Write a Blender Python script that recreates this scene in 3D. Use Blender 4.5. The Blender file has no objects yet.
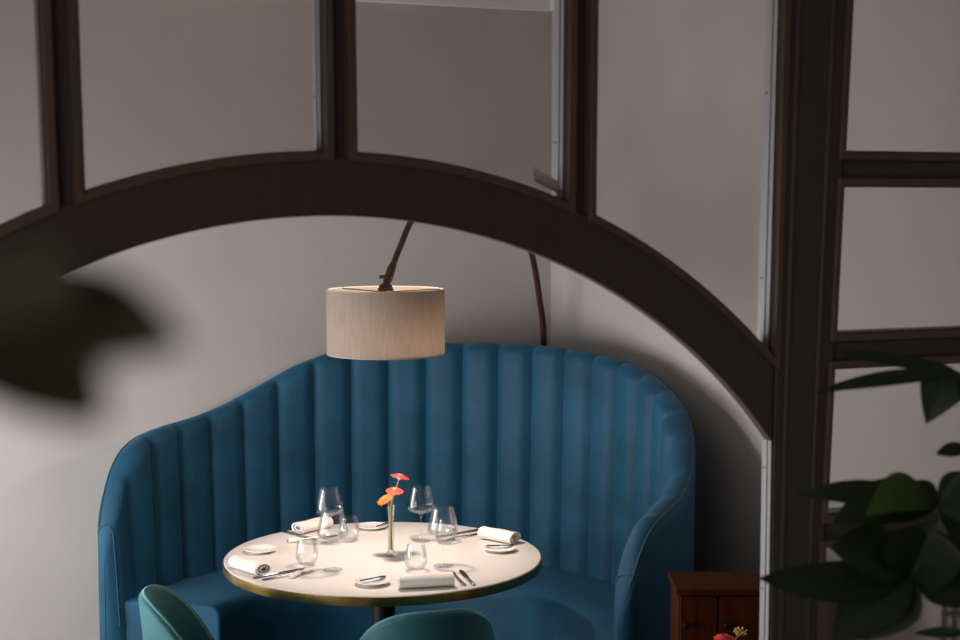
import bpy, math, random
from mathutils import Vector, Matrix
random.seed(7)
V = Vector
R = math.radians
sc = bpy.context.scene
COL = sc.collection

# ------------------------------------------------------------------ camera
FPX = 1500.0
PITCH = math.atan(117 / FPX)
CAM = V((0, 0, 2.03))
FW = V((0, math.cos(PITCH), -math.sin(PITCH)))
UP = V((0, math.sin(PITCH), math.cos(PITCH)))
RT = V((1, 0, 0))


def ray(px, py):
    return FW + RT * ((px - 480) / FPX) + UP * ((320 - py) / FPX)


def onz(px, py, z):
    """point of the horizontal plane z seen at a pixel"""
    d = ray(px, py)
    return CAM + d * ((z - CAM.z) / d.z)


def at(px, py, y):
    d = ray(px, py)
    return CAM + d * (y / d.y)


cd = bpy.data.cameras.new('camera')
cam = bpy.data.objects.new('camera', cd)
COL.objects.link(cam)
cam.location = CAM
cam.rotation_euler = (math.pi / 2 - PITCH, 0, 0)
cd.sensor_width = 36
cd.lens = FPX * 36 / 960
cd.clip_start = 0.02
cd.dof.use_dof = True
cd.dof.focus_distance = 5.3
cd.dof.aperture_fstop = 4.3
sc.camera = cam

# ------------------------------------------------------------------ materials


def mat(name, col, rough=0.5, metal=0.0, var=0.0, scale=20, bump=0.0, stretch=(1, 1, 1), sheen=0.0,
        sheen_col=None, spec=0.5, col2=None, coat=0.0):
    m = bpy.data.materials.new(name)
    m.use_nodes = True
    nt = m.node_tree
    b = nt.nodes['Principled BSDF']
    b.inputs['Base Color'].default_value = (*col, 1)
    b.inputs['Roughness'].default_value = rough
    b.inputs['Metallic'].default_value = metal
    b.inputs['Specular IOR Level'].default_value = spec
    b.inputs['Coat Weight'].default_value = coat
    if sheen:
        b.inputs['Sheen Weight'].default_value = sheen
        b.inputs['Sheen Roughness'].default_value = 0.45
        b.inputs['Sheen Tint'].default_value = (*(sheen_col or (1, 1, 1)), 1)
    if var or bump or col2:
        tc = nt.nodes.new('ShaderNodeTexCoord')
        mp = nt.nodes.new('ShaderNodeMapping')
        mp.inputs['Scale'].default_value = stretch
        nz = nt.nodes.new('ShaderNodeTexNoise')
        nz.inputs['Scale'].default_value = scale
        nz.inputs['Detail'].default_value = 5
        nt.links.new(tc.outputs['Object'], mp.inputs['Vector'])
        nt.links.new(mp.outputs['Vector'], nz.inputs['Vector'])
        if var or col2:
            mx = nt.nodes.new('ShaderNodeMix')
            mx.data_type = 'RGBA'
            c2 = col2 or tuple(min(1, c * (1 + var)) for c in col)
            c1 = col if col2 else tuple(c * (1 - var) for c in col)
            mx.inputs['A'].default_value = (*c1, 1)
            mx.inputs['B'].default_value = (*c2, 1)
            rp = nt.nodes.new('ShaderNodeMapRange')
            rp.inputs['From Min'].default_value = 0.3
            rp.inputs['From Max'].default_value = 0.7
            nt.links.new(nz.outputs['Fac'], rp.inputs['Value'])
            nt.links.new(rp.outputs['Result'], mx.inputs['Factor'])
            nt.links.new(mx.outputs['Result'], b.inputs['Base Color'])
        if bump:
            bp = nt.nodes.new('ShaderNodeBump')
            bp.inputs['Strength'].default_value = bump
            bp.inputs['Distance'].default_value = 0.004
            nt.links.new(nz.outputs['Fac'], bp.inputs['Height'])
            nt.links.new(bp.outputs['Normal'], b.inputs['Normal'])
    return m


def glass_mat(name, tint=(0.95, 0.96, 0.96), edge=(0.45, 0.48, 0.5), edge_pow=3.0, refl=1.0):
    """thin clear glass: see-through face on, darker and mirroring towards its rims"""
    m = bpy.data.materials.new(name)
    m.use_nodes = True
    nt = m.node_tree
    nt.nodes.clear()
    out = nt.nodes.new('ShaderNodeOutputMaterial')
    tr = nt.nodes.new('ShaderNodeBsdfTransparent')
    gl = nt.nodes.new('ShaderNodeBsdfGlossy')
    gl.inputs['Roughness'].default_value = 0.02
    lw = nt.nodes.new('ShaderNodeLayerWeight')
    lw.inputs['Blend'].default_value = 0.5
    pw = nt.nodes.new('ShaderNodeMath')
    pw.operation = 'POWER'
    pw.inputs[1].default_value = edge_pow
    mx = nt.nodes.new('ShaderNodeMix')
    mx.data_type = 'RGBA'
    mx.inputs['A'].default_value = (*tint, 1)
    mx.inputs['B'].default_value = (*edge, 1)
    nt.links.new(lw.outputs['Facing'], pw.inputs[0])
    nt.links.new(pw.outputs[0], mx.inputs['Factor'])
    nt.links.new(mx.outputs['Result'], tr.inputs['Color'])
    fr = nt.nodes.new('ShaderNodeFresnel')
    fr.inputs['IOR'].default_value = 1.5
    ml = nt.nodes.new('ShaderNodeMath')
    ml.operation = 'MULTIPLY'
    ml.inputs[1].default_value = refl
    ml.use_clamp = True
    nt.links.new(fr.outputs[0], ml.inputs[0])
    ms = nt.nodes.new('ShaderNodeMixShader')
    nt.links.new(ml.outputs[0], ms.inputs['Fac'])
    nt.links.new(tr.outputs[0], ms.inputs[1])
    nt.links.new(gl.outputs[0], ms.inputs[2])
    nt.links.new(ms.outputs[0], out.inputs['Surface'])
    return m


def shade_mat(name='linen_shade', ca=(0.26, 0.215, 0.185), cb=(0.46, 0.395, 0.345), fac=0.36):
    m = bpy.data.materials.new(name)
    m.use_nodes = True
    nt = m.node_tree
    nt.nodes.clear()
    out = nt.nodes.new('ShaderNodeOutputMaterial')
    tc = nt.nodes.new('ShaderNodeTexCoord')
    mp = nt.nodes.new('ShaderNodeMapping')
    mp.inputs['Scale'].default_value = (1, 1, 0.06)
    nz = nt.nodes.new('ShaderNodeTexNoise')
    nz.inputs['Scale'].default_value = 260
    nz.inputs['Detail'].default_value = 3
    mx = nt.nodes.new('ShaderNodeMix')
    mx.data_type = 'RGBA'
    mx.inputs['A'].default_value = (*ca, 1)
    mx.inputs['B'].default_value = (*cb, 1)
    nt.links.new(tc.outputs['Object'], mp.inputs[0])
    nt.links.new(mp.outputs[0], nz.inputs[0])
    nt.links.new(nz.outputs['Fac'], mx.inputs['Factor'])
    df = nt.nodes.new('ShaderNodeBsdfDiffuse')
    tl = nt.nodes.new('ShaderNodeBsdfTranslucent')
    ms = nt.nodes.new('ShaderNodeMixShader')
    ms.inputs['Fac'].default_value = fac
    nt.links.new(mx.outputs['Result'], df.inputs['Color'])
    nt.links.new(mx.outputs['Result'], tl.inputs['Color'])
    nt.links.new(df.outputs[0], ms.inputs[1])
    nt.links.new(tl.outputs[0], ms.inputs[2])
    nt.links.new(ms.outputs[0], out.inputs['Surface'])
    return m


def emit_mat(name, col, s):
    m = bpy.data.materials.new(name)
    m.use_nodes = True
    b = m.node_tree.nodes['Principled BSDF']
    b.inputs['Base Color'].default_value = (*col, 1)
    b.inputs['Emission Color'].default_value = (*col, 1)
    b.inputs['Emission Strength'].default_value = s
    return m


M = dict(
    wall=mat('wall_plaster', (0.47, 0.44, 0.415), 0.85, var=0.04, scale=2.5, bump=0.03),
    ceil=mat('ceiling_paint', (0.45, 0.44, 0.43), 0.9),
    floor=mat('dark_floor', (0.10, 0.07, 0.05), 0.45, var=0.3, scale=6, stretch=(1, 12, 1)),
    trim=mat('trim_paint', (0.75, 0.74, 0.72), 0.6),
    wood=mat('dark_brown_wood', (0.085, 0.065, 0.053), 0.5, var=0.08, scale=9, stretch=(8, 8, 0.6), bump=0.05),
    bead=mat('dark_bead_wood', (0.145, 0.100, 0.070), 0.45, var=0.1, scale=9, stretch=(6, 6, 0.7)),
    strip=mat('pale_metal_strip', (0.40, 0.41, 0.42), 0.45, metal=0.3),
    strip2=mat('dimmed_metal_strip', (0.24, 0.24, 0.24), 0.55, metal=0.2),  # strip metal darkened to stand for the dimmer light on the post
    screw=mat('screw_metal', (0.12, 0.12, 0.12), 0.4, metal=0.8),
    pane=glass_mat('pane_glass', (0.80, 0.785, 0.77), (0.6, 0.6, 0.6), 4, 0.8),
    velvet=mat('blue_velvet', (0.007, 0.061, 0.114), 0.62, var=0.2, scale=6, sheen=0.22, sheen_col=(0.25, 0.55, 0.85), spec=0.25),
    piping=mat('dark_blue_piping', (0.008, 0.045, 0.09), 0.7, sheen=0.3, sheen_col=(0.2, 0.5, 0.8)),
    plinth=mat('black_plinth', (0.01, 0.01, 0.012), 0.6),
    teal=mat('teal_velvet', (0.011, 0.082, 0.092), 0.6, var=0.15, scale=9, sheen=0.6, sheen_col=(0.35, 0.85, 0.8), spec=0.25),
    teal_edge=mat('teal_piping', (0.03, 0.15, 0.15), 0.6, sheen=0.8, sheen_col=(0.5, 0.9, 0.85)),
    black=mat('black_metal', (0.012, 0.012, 0.013), 0.4, metal=0.6),
    top=mat('pale_table_laminate', (0.70, 0.65, 0.62), 0.42, var=0.05, scale=60, stretch=(1, 6, 1)),
    brass=mat('brushed_brass', (0.52, 0.38, 0.13), 0.28, metal=1.0, var=0.12, scale=3, stretch=(6, 6, 1)),
    rust=mat('bronze_brown_metal', (0.085, 0.035, 0.022), 0.42, metal=0.55, var=0.25, scale=30),
    shade=shade_mat(),
    lining=mat('linen_rim', (0.42, 0.36, 0.31), 0.7),
    bulb=emit_mat('bulb_glow', (1.0, 0.72, 0.45), 12),
    glass=glass_mat('drinking_glass', (0.985, 0.987, 0.99), (0.90, 0.915, 0.93), 4.0, 0.36),
    vglass=glass_mat('vase_glass', (0.96, 0.95, 0.93), (0.70, 0.66, 0.62), 3, 0.45),
    china=mat('white_china', (0.82, 0.78, 0.74), 0.18, coat=0.3),
    cloth=mat('cream_napkin_cotton', (0.80, 0.75, 0.68), 0.85, var=0.04, scale=40, bump=0.15),
    steel=mat('cutlery_steel', (0.30, 0.30, 0.31), 0.25, metal=1.0),
    dksteel=mat('dark_blue_steel', (0.02, 0.035, 0.10), 0.3, metal=0.6),
    red=mat('red_petals', (0.68, 0.030, 0.020), 0.6, var=0.2, scale=60),
    coral=mat('coral_petals', (0.72, 0.055, 0.018), 0.6, var=0.25, scale=60),
    orange=mat('orange_petals', (0.78, 0.15, 0.008), 0.6, var=0.25, scale=60),
    eye=mat('flower_eye', (0.55, 0.28, 0.08), 0.8, var=0.4, scale=200),
    stem=mat('pale_green_stem', (0.48, 0.42, 0.18), 0.6),
    calyx=mat('pale_calyx', (0.62, 0.66, 0.50), 0.7),
    straw=mat('straw_flower', (0.62, 0.42, 0.12), 0.8, var=0.3, scale=80),
    redwood=mat('red_brown_wood', (0.048, 0.011, 0.002), 0.85, spec=0.08, var=0.35, scale=7, stretch=(7, 7, 0.5), bump=0.05),
    leaf=mat('dark_green_leaf', (0.018, 0.034, 0.010), 0.5, var=0.35, scale=14),
    leafb=mat('fresh_green_leaf', (0.06, 0.11, 0.013), 0.45, var=0.3, scale=14),
    olive=mat('olive_leaf', (0.034, 0.030, 0.009), 0.6, var=0.3, scale=30),
    bark=mat('plant_bark', (0.08, 0.06, 0.035), 0.85, var=0.3, scale=30, bump=0.3),
    paper=shade_mat('tab_paper', (0.75, 0.72, 0.68), (0.85, 0.82, 0.78), 0.6),
    pot=mat('grey_pot', (0.10, 0.10, 0.10), 0.6, var=0.15, scale=12),
    soil=mat('soil', (0.03, 0.02, 0.013), 0.95, var=0.4, scale=50, bump=0.6),
)

# ------------------------------------------------------------------ mesh builder


class MB:
    def __init__(s):
        s.v = []
        s.f = []

    def add(s, vs, fs):
        n = len(s.v)
        s.v += [V(p) for p in vs]
        s.f += [tuple(i + n for i in f) for f in fs]
        return s

    def box(s, a, b):
        x0, y0, z0 = a
        x1, y1, z1 = b
        return s.add([(x0, y0, z0), (x1, y0, z0), (x1, y1, z0), (x0, y1, z0), (x0, y0, z1), (x1, y0, z1), (x1, y1, z1), (x0, y1, z1)],
                     [(0, 3, 2, 1), (4, 5, 6, 7), (0, 1, 5, 4), (1, 2, 6, 5), (2, 3, 7, 6), (3, 0, 4, 7)])

    def hexa(s, p):
        """eight corners: bottom ring then top ring"""
        return s.add(p, [(0, 3, 2, 1), (4, 5, 6, 7), (0, 1, 5, 4), (1, 2, 6, 5), (2, 3, 7, 6), (3, 0, 4, 7)])

    def grid(s, rows, closed_u=False, closed_v=False):
        """rows: list of equal-length point lists"""
        n, m = len(rows), len(rows[0])
        vs = [p for r in rows for p in r]
        fs = []
        for i in range(n if closed_v else n - 1):
            for j in range(m if closed_u else m - 1):
                a, b = i * m + j, i * m + (j + 1) % m
                c, d = ((i + 1) % n) * m + (j + 1) % m, ((i + 1) % n) * m + j
                fs.append((a, b, c, d))
        return s.add(vs, fs)

    def lathe(s, prof, n=40, c=(0, 0, 0), cap0=True, cap1=True):
        rows = []
        for r, z in prof:
            rows.append([V((c[0] + r * math.cos(2 * math.pi * k / n), c[1] + r * math.sin(2 * math.pi * k / n), c[2] + z)) for k in range(n)])
        k0 = len(s.v)
        s.grid(rows, closed_u=True)
        if cap0:
            s.f.append(tuple(k0 + i for i in reversed(range(n))))
        if cap1:
            s.f.append(tuple(k0 + (len(prof) - 1) * n + i for i in range(n)))
        return s

    def tube(s, pts, rad, n=12, cap=True):
        pts = [V(p) for p in pts]
        if not hasattr(rad, '__len__'):
            rad = [rad] * len(pts)
        rows = []
        prev = None
        for i, p in enumerate(pts):
            t = (pts[min(i + 1, len(pts) - 1)] - pts[max(i - 1, 0)]).normalized()
            if prev is None:
                a = V((0, 0, 1)) if abs(t.z) < 0.9 else V((1, 0, 0))
                nx = t.cross(a).normalized()
            else:
                nx = (prev - t * prev.dot(t)).normalized()
            prev = nx
            ny = t.cross(nx)
            rows.append([p + (nx * math.cos(2 * math.pi * k / n) + ny * math.sin(2 * math.pi * k / n)) * rad[i] for k in range(n)])
        k0 = len(s.v)
        s.grid(rows, closed_u=True)
        if cap:
            s.f.append(tuple(k0 + i for i in reversed(range(n))))
            s.f.append(tuple(k0 + (len(pts) - 1) * n + i for i in range(n)))
        return s

    def xf(s, mtx):
        s.v = [mtx @ p for p in s.v]
        return s

    def build(s, name, m, parent=None, origin=None, smooth=True, bevel=0.0, seg=2, sub=0, angle=40):
        o0 = V(origin) if origin is not None else V((0, 0, 0))
        me = bpy.data.meshes.new(name)
        me.from_pydata([p - o0 for p in s.v], [], s.f)
        me.validate()
        import bmesh
        bm = bmesh.new()
        bm.from_mesh(me)
        bmesh.ops.recalc_face_normals(bm, faces=bm.faces)
        bm.to_mesh(me)
        bm.free()
        me.materials.append(m)
        if smooth:
            me.shade_smooth()
            me.set_sharp_from_angle(angle=R(angle))
        o = bpy.data.objects.new(name, me)
        COL.objects.link(o)
        if parent is not None:
            o.parent = parent
        else:
            o.location = o0
        if bevel:
            md = o.modifiers.new('bevel', 'BEVEL')
            md.width = bevel
            md.segments = seg
            md.limit_method = 'ANGLE'
            md.angle_limit = R(35)
        if sub:
            md = o.modifiers.new('subsurf', 'SUBSURF')
            md.levels = sub
            md.render_levels = sub
        return o


def tag(o, label, cat, group=None, kind=None):
    if label:
        o['label'] = label
    if cat:
        o['category'] = cat
    if group:
        o['group'] = group
    if kind:
        o['kind'] = kind
    return o


def empty(name, loc, label, cat, group=None, rz=0.0):
    o = bpy.data.objects.new(name, None)
    o.empty_display_size = 0.05
    COL.objects.link(o)
    o.location = loc
    o.rotation_euler = (0, 0, rz)
    return tag(o, label, cat, group)


def copy_tree(o, parent=None):
    c = o.copy()
    COL.objects.link(c)
    if parent is not None:
        c.parent = parent
    for ch in list(o.children):
        copy_tree(ch, c)
    return c


def crom(pts, n=8):
    """smooth curve through points"""
    pts = [V(p) for p in pts]
    P = [pts[0] * 2 - pts[1]] + pts + [pts[-1] * 2 - pts[-2]]
    out = []
    for i in range(1, len(P) - 2):
        for k in range(n):
            t = k / n
            a, b, c, d = P[i - 1], P[i], P[i + 1], P[i + 2]
            out.append(0.5 * ((2 * b) + (c - a) * t + (2 * a - 5 * b + 4 * c - d) * t * t + (3 * b - a - 3 * c + d) * t ** 3))
    out.append(pts[-1])
    return out


def interp(tab, x):
    if x <= tab[0][0]:
        return tab[0][1]
    for (a, b), (c, d) in zip(tab, tab[1:]):
        if x <= c:
            t = (x - a) / (c - a)
            return b + (d - b) * t
    return tab[-1][1]


# ------------------------------------------------------------------ room shell (a rectangular room turned 22 degrees to the view)
YAW = R(22)
u = V((math.cos(YAW), math.sin(YAW), 0))
w = V((-math.sin(YAW), math.cos(YAW), 0))
K = V((0.345, 7.3, 0))              # the back right corner
H = 3.03
ROT = Matrix(((u.x, w.x, 0, K.x), (u.y, w.y, 0, K.y), (0, 0, 1, 0), (0, 0, 0, 1)))   # room coordinates -> world


def rbox(a, b):
    return MB().box(a, b).xf(ROT)


def struct(o):
    o['kind'] = 'structure'
    return o


LW = -4.0                            # left wall, 4.3 m from the corner
PD = -3.86                           # the glazed screen, 3.86 m from the back wall
FRONT = -8.6
struct(rbox((LW - 0.1, 0, 0), (0.1, 0.1, H)).build('wall_back', M['wall'], smooth=False))
struct(rbox((0, FRONT, 0), (0.1, 0, H)).build('wall_right', M['wall'], smooth=False))
struct(rbox((LW - 1.2, FRONT, -0.1), (0.1, 0.1, 0)).build('floor', M['floor'], smooth=False))
struct(rbox((LW - 1.2, FRONT, H), (0.1, 0.1, H + 0.1)).build('ceiling', M['ceil'], smooth=False))
# left wall with a wide window opening
W0, W1, WZ0, WZ1 = -3.2, -0.30, 0.35, 1.6
lw = MB()
lw.box((LW - 0.1, PD, 0), (LW, 0, WZ0)).box((LW - 0.1, PD, WZ1), (LW, 0, H))
lw.box((LW - 0.1, PD, WZ0), (LW, W0, WZ1)).box((LW - 0.1, W1, WZ0), (LW, 0, WZ1))
struct(lw.xf(ROT).build('wall_left', M['wall'], smooth=False))
wf = MB()
for y in (W0, (W0 * 2 + W1) / 3, (W0 + 2 * W1) / 3, W1):
    wf.box((LW - 0.08, y - 0.025, WZ0), (LW - 0.03, y + 0.025, WZ1))
for z in (WZ0, WZ1):
    wf.box((LW - 0.08, W0, z - 0.025), (LW - 0.03, W1, z + 0.025))
V0, V1, VZ0, VZ1 = -7.2, -5.0, 0.9, 2.3  # unseen front-room window, added to carry a fill light for the woodwork
lw2 = MB()
lw2.box((LW - 0.1, FRONT, 0), (LW, PD, VZ0)).box((LW - 0.1, FRONT, VZ1), (LW, PD, H))
lw2.box((LW - 0.1, FRONT, VZ0), (LW, V0, VZ1)).box((LW - 0.1, V1, VZ0), (LW, PD, VZ1))
struct(lw2.xf(ROT).build('wall_front_left', M['wall'], smooth=False))
wf2 = MB()
for y in (V0, (V0 + V1) / 2, V1):
    wf2.box((LW - 0.08, y - 0.025, VZ0), (LW - 0.03, y + 0.025, VZ1))
for z in (VZ0, VZ1):
    wf2.box((LW - 0.08, V0, z - 0.025), (LW - 0.03, V1, z + 0.025))
struct(wf2.xf(ROT).build('added_window', M['trim'], smooth=False))
win = struct(wf.xf(ROT).build('window_1', M['trim'], smooth=False))
rbox((LW - 0.13, W0 - 0.05, WZ0 - 0.04), (LW + 0.08, W1 + 0.05, WZ0 - 0.026)).build('window_sill', M['trim'], win)
for n, (a, b) in enumerate([((LW, -0.02, H - 0.085), (-0.02, 0, H)), ((-0.02, PD, H - 0.085), (0, 0, H))]):
    struct(rbox(a, b).build('trim_%d' % (n + 1), M['trim'], smooth=False, bevel=0.006))
struct(rbox((LW, -0.015, 0), (-0.015, 0, 0.1)).build('baseboard_back', M['trim'], smooth=False))
struct(rbox((-0.015, FRONT, 0), (0, 0, 0.1)).build('baseboard_right', M['trim'], smooth=False))

# ------------------------------------------------------------------ the arched glazed screen
P0 = V((0, 3.0, 0))


def sp(s, z, d=0.0):
    """a point of the screen: s along it, z up, d towards the room behind"""
    return P0 + u * s + w * (d + 0.014) + V((0, 0, z))


AC, AZ, AR, AB = -0.316, 0.7594, 1.246, 0.124     # arch circle; rail height
D0, D1 = -0.035, 0.025                             # front and back faces of the woodwork
SP_R, SP_L = 0.674, 2 * AC - 0.674                 # opening from post to post
TOP = H


def arch(s, r):
    q = r * r - (s - AC) ** 2
    return AZ + math.sqrt(max(q, 0.0))


so = sp(AC, 0)
scr = empty('glazed_partition', so, 'dark brown wooden partition with arched opening and clear upper panes, in the foreground', 'glazed partition')


def rail(r0, r1, d0, d1, s0, s1, n=72):
    mb = MB()
    rows = []
    for i in range(n + 1):
        s = s0 + (s1 - s0) * i / n
        a, b = arch(s, r0), arch(s, r1)
        rows.append([sp(s, a, d0), sp(s, b, d0), sp(s, b, d1), sp(s, a, d1)])
    k = len(mb.v)
    mb.grid(rows, closed_u=True)
    mb.f.append((0, 1, 2, 3))
    mb.f.append(tuple(4 * n + q for q in (3, 2, 1, 0)))
    return mb


rail(AR, AR + AB - 0.012, D0, -0.002, SP_L, SP_R + 0.004).build('arch_rail', M['wood'], scr, so, bevel=0.004)


def slab(pts, d0, d1):
    """four (s, z) corners, bottom ring counter-clockwise, made solid between two depths"""
    (a, b, c, d) = pts
    return MB().hexa([sp(*a, d0), sp(*b, d0), sp(*b, d1), sp(*a, d1), sp(*d, d0), sp(*c, d0), sp(*c, d1), sp(*d, d1)])


# mullions: (left edge top, left edge bottom, right edge top, right edge bottom) as s at z=2.42 and z=2.05
def lin(s_hi, s_lo, zhi, zlo, z):
    return s_lo + (s_hi - s_lo) * (z - zlo) / (zhi - zlo)


BW = 0.024        # bead width
mull = [(-0.850, -0.838, -0.779, -0.769), (-0.331, -0.327, -0.262, -0.256), (0.183, 0.180, 0.2545, 0.251)]


def mull_edge(m, side, z):
    return lin(m[0 + 2 * side], m[1 + 2 * side], 2.42, 2.08, min(z, 2.5))


for m in mull:
    z0 = arch((m[1] + m[3]) / 2, AR + AB) - 0.055
    for i, (za, zb) in enumerate([(z0, TOP)]):
        slab([(mull_edge(m, 0, za) + 0.01, za), (mull_edge(m, 1, za) - 0.01, za), (mull_edge(m, 1, zb) - 0.01, zb), (mull_edge(m, 0, zb) + 0.01, zb)],
             D0 + 0.012, D1).build('mullion', M['wood'], scr, so, bevel=0.003)


# right post
def post_l(z):
    return lin(0.690, 0.676, 2.45, 1.5, z) if z > 1.5 else 0.676


def post_r(z):
    return lin(0.862, 0.838, 2.14, 1.5, z) - 0.006 if z > 1.0 else 0.815


for (sl, sr, nm) in ((post_l, post_r, 'post'), (lambda z: 2 * AC - post_r(z), lambda z: 2 * AC - post_l(z), 'post')):
    rows = []
    for z in (0, 1.0, 1.5, 2.1, TOP):
        a, b = sl(z) + 0.006, sr(z) - 0.006
        rows.append([sp(a, z, D0), sp(b, z, D0), sp(b, z, 0.006), sp(a, z, 0.006)])
    pm = MB()
    pm.grid(rows, closed_u=True)
    pm.f += [(0, 1, 2, 3), (16, 17, 18, 19)]
    po = pm.build(nm, M['wood'], scr, so, bevel=0.004)
    mo = MB()
    for k in (0.22, 0.72):
        mo.tube([sp(sl(z) * (1 - k) + sr(z) * k, z, D0 + 0.002) for z in (0.02, 1.0, 1.5, 2.1, TOP - 0.02)], 0.007, 8)
    mo.build('moulding', M['wood'], po, so)
# top rail
slab([(SP_L - 0.2, TOP - 0.09), (1.62, TOP - 0.09), (1.62, TOP), (SP_L - 0.2, TOP)], D0, D1).build('top_rail', M['wood'], scr, so, bevel=0.004)


# pane outlines in (s, z), each followed by bead, glass pane and pale strip
def offset_poly(poly, d):
    """grow a counter-clockwise outline outward by d"""
    n = len(poly)
    out = []
    for i in range(n):
        p, a, b = V(poly[i]), V(poly[i - 1]), V(poly[(i + 1) % n])
        e1, e2 = (p - a).normalized(), (b - p).normalized()
        n1, n2 = V((e1.y, -e1.x)), V((e2.y, -e2.x))
        k = 1 + n1.dot(n2)
        out.append(tuple(p + (n1 + n2) * (d / max(k, 0.35))))
    return out


def pane(poly, strip=None):
    n = len(poly)
    prof = [(0.0, D0 + 0.016), (0.0, D0 + 0.010), (0.004, D0 + 0.004), (0.005, D0 - 0.006), (0.018, D0 - 0.008), (0.020, D0 - 0.006), (BW, D0 + 0.006), (BW, D1 - 0.004), (0.0, D1 - 0.004)]
    rings = []
    for d, dep in prof:
        rings.append([sp(q[0], q[1], dep) for q in offset_poly(poly, d)])
    bd = MB()
    bd.grid(rings, closed_u=True, closed_v=True)
    b = bd.build('bead', M['bead'], scr, so, angle=25)
    g = MB()
    q = offset_poly(poly, 0.002)
    front = [sp(*p, D0 + 0.009) for p in q]
    back = [sp(*p, D0 + 0.013) for p in q]
    g.grid([front, back], closed_u=True)
    g.f.append(tuple(range(n)))
    g.f.append(tuple(reversed(range(n, 2 * n))))
    g.build('glass_pane', M['pane'], scr, so, smooth=False)
    if strip:
        (sa, za), (sb, zb) = strip
        st = MB()
        for dd0, dd1, th in ((D0 + 0.0135, D1, 0.0025), (-0.006, 0.001, 0.005)):
            st.hexa([sp(sa - th, za, dd0), sp(sa, za, dd0), sp(sa, za, dd1), sp(sa - th, za, dd1),
                     sp(sb - th, zb, dd0), sp(sb, zb, dd0), sp(sb, zb, dd1), sp(sb - th, zb, dd1)])
        so_ = st.build('edge_strip', M['strip'], scr, so, smooth=False)
        so_['label'] = 'pale metal edge strip'
        sm = MB()
        L = zb - za
        for k in range(3):
            t = (k + 0.4) / 3
            c = sp(sa + (sb - sa) * t - 0.0025, za + L * t, 0.012)
            sm.tube([c, c - u * 0.002], 0.0025, 8)
        sm.build('screws', M['screw'], so_, so)


PT = TOP - 0.12


def arch_pane(left, right, n=14):
    """left and right are functions of z giving s; the bottom follows the arch"""
    def meet(fn):
        z = 2.0
        for _ in range(30):
            z = arch(fn(z), AR + AB)
        return fn(z), z
    l, r = meet(left), meet(right)
    poly = [(l[0] + (r[0] - l[0]) * i / n, arch(l[0] + (r[0] - l[0]) * i / n, AR + AB)) for i in range(n + 1)]
    poly += [(right(PT), PT), (left(PT), PT)]
    pane(poly, (r, (right(PT), PT)))


ed = lambda m, side: (lambda z: mull_edge(m, side, z))
arch_pane(lambda z: 2 * AC - post_l(z) + 0.0, ed(mull[0], 0))
arch_pane(ed(mull[0], 1), ed(mull[1], 0))
arch_pane(ed(mull[1], 1), ed(mull[2], 0))
arch_pane(ed(mull[2], 1), lambda z: post_l(z) - 0.004)
# right bay: four panes one above another
RB = 1.32
zs = [(2.145, PT), (1.745, 2.065), (1.34, 1.662), (0.25, 1.262)]
for i, (za, zb) in enumerate(zs):
    pane([(post_r(za) + 0.001, za), (RB, za), (RB, zb), (post_r(zb) + 0.001, zb)], None)
for (za, zb) in ((2.065, 2.145), (1.662, 1.745), (1.262, 1.34)):
    slab([(post_r(za), za + 0.012), (RB, za + 0.012), (RB, zb - 0.012), (post_r(zb), zb - 0.012)], D0 + 0.012, D1).build('muntin', M['wood'], scr, so, bevel=0.003)
slab([(post_r(0), 0.0), (RB, 0.0), (RB, 0.24), (post_r(0.24), 0.24)], D0, D1).build('bottom_rail', M['wood'], scr, so, bevel=0.003)
slab([(RB + 0.012, 0), (RB + 0.16, 0), (RB + 0.16, TOP), (RB + 0.012, TOP)], D0, D1).build('post', M['wood'], scr, so, bevel=0.004)
ch_ = MB()
q = [onp for onp in ((0.118, 2.072), (0.168, 2.050), (0.172, 2.072), (0.112, 2.104))]
ch_.hexa([sp(*q[0], D0 + 0.0145), sp(*q[1], D0 + 0.0145), sp(*q[1], D0 + 0.0165), sp(*q[0], D0 + 0.0165),
          sp(*q[3], D0 + 0.0145), sp(*q[2], D0 + 0.0145), sp(*q[2], D0 + 0.0165), sp(*q[3], D0 + 0.0165)])
co_ = ch_.build('corner_tab', M['paper'], scr, so, smooth=False)
co_['label'] = 'pale tab in the pane corner'
# pale strip down the post's face inside the arched opening, colour darkened for dimmer light
st = MB()
zt = arch(SP_R, AR) - 0.002
for dd0, dd1, th in ((D0 + 0.004, 0.004, 0.003), (-0.018, -0.012, 0.005)):
    st.hexa([sp(SP_R + 0.006 - th, 0, dd0), sp(SP_R + 0.006, 0, dd0), sp(SP_R + 0.006, 0, dd1), sp(SP_R + 0.006 - th, 0, dd1),
             sp(SP_R + 0.006 - th, zt, dd0), sp(SP_R + 0.006, zt, dd0), sp(SP_R + 0.006, zt, dd1), sp(SP_R + 0.006 - th, zt, dd1)])
so_ = st.build('edge_strip', M['strip2'], scr, so, smooth=False)
so_['label'] = 'metal edge strip in a shaded tone'
sm = MB()
for z in (0.4, 0.8, 1.18, 1.45):
    c = sp(SP_R + 0.003, z, -0.004)
    sm.tube([c, c - u * 0.002], 0.003, 8)
sm.build('screws', M['screw'], so_, so)

# ------------------------------------------------------------------ the curved banquette
BC = V((-0.37, 5.6, 0))
A0, A1 = -42.8, 169.5
PITCHA = 8.9
ZTOP = [(-44, 0.96), (-38, 0.975), (-31, 0.995), (-20, 1.035), (-12, 1.09), (-6, 1.165), (0, 1.235), (8, 1.285), (15, 1.317), (26, 1.372), (40, 1.398), (51, 1.412),
        (65, 1.412), (78, 1.405), (92, 1.395), (101, 1.382), (109.5, 1.350), (118, 1.275), (126, 1.195), (135, 1.135), (143, 1.112), (151, 1.102), (156, 1.08), (160, 1.05), (164, 1.0), (167, 0.95), (169.5, 0.90)]


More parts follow.
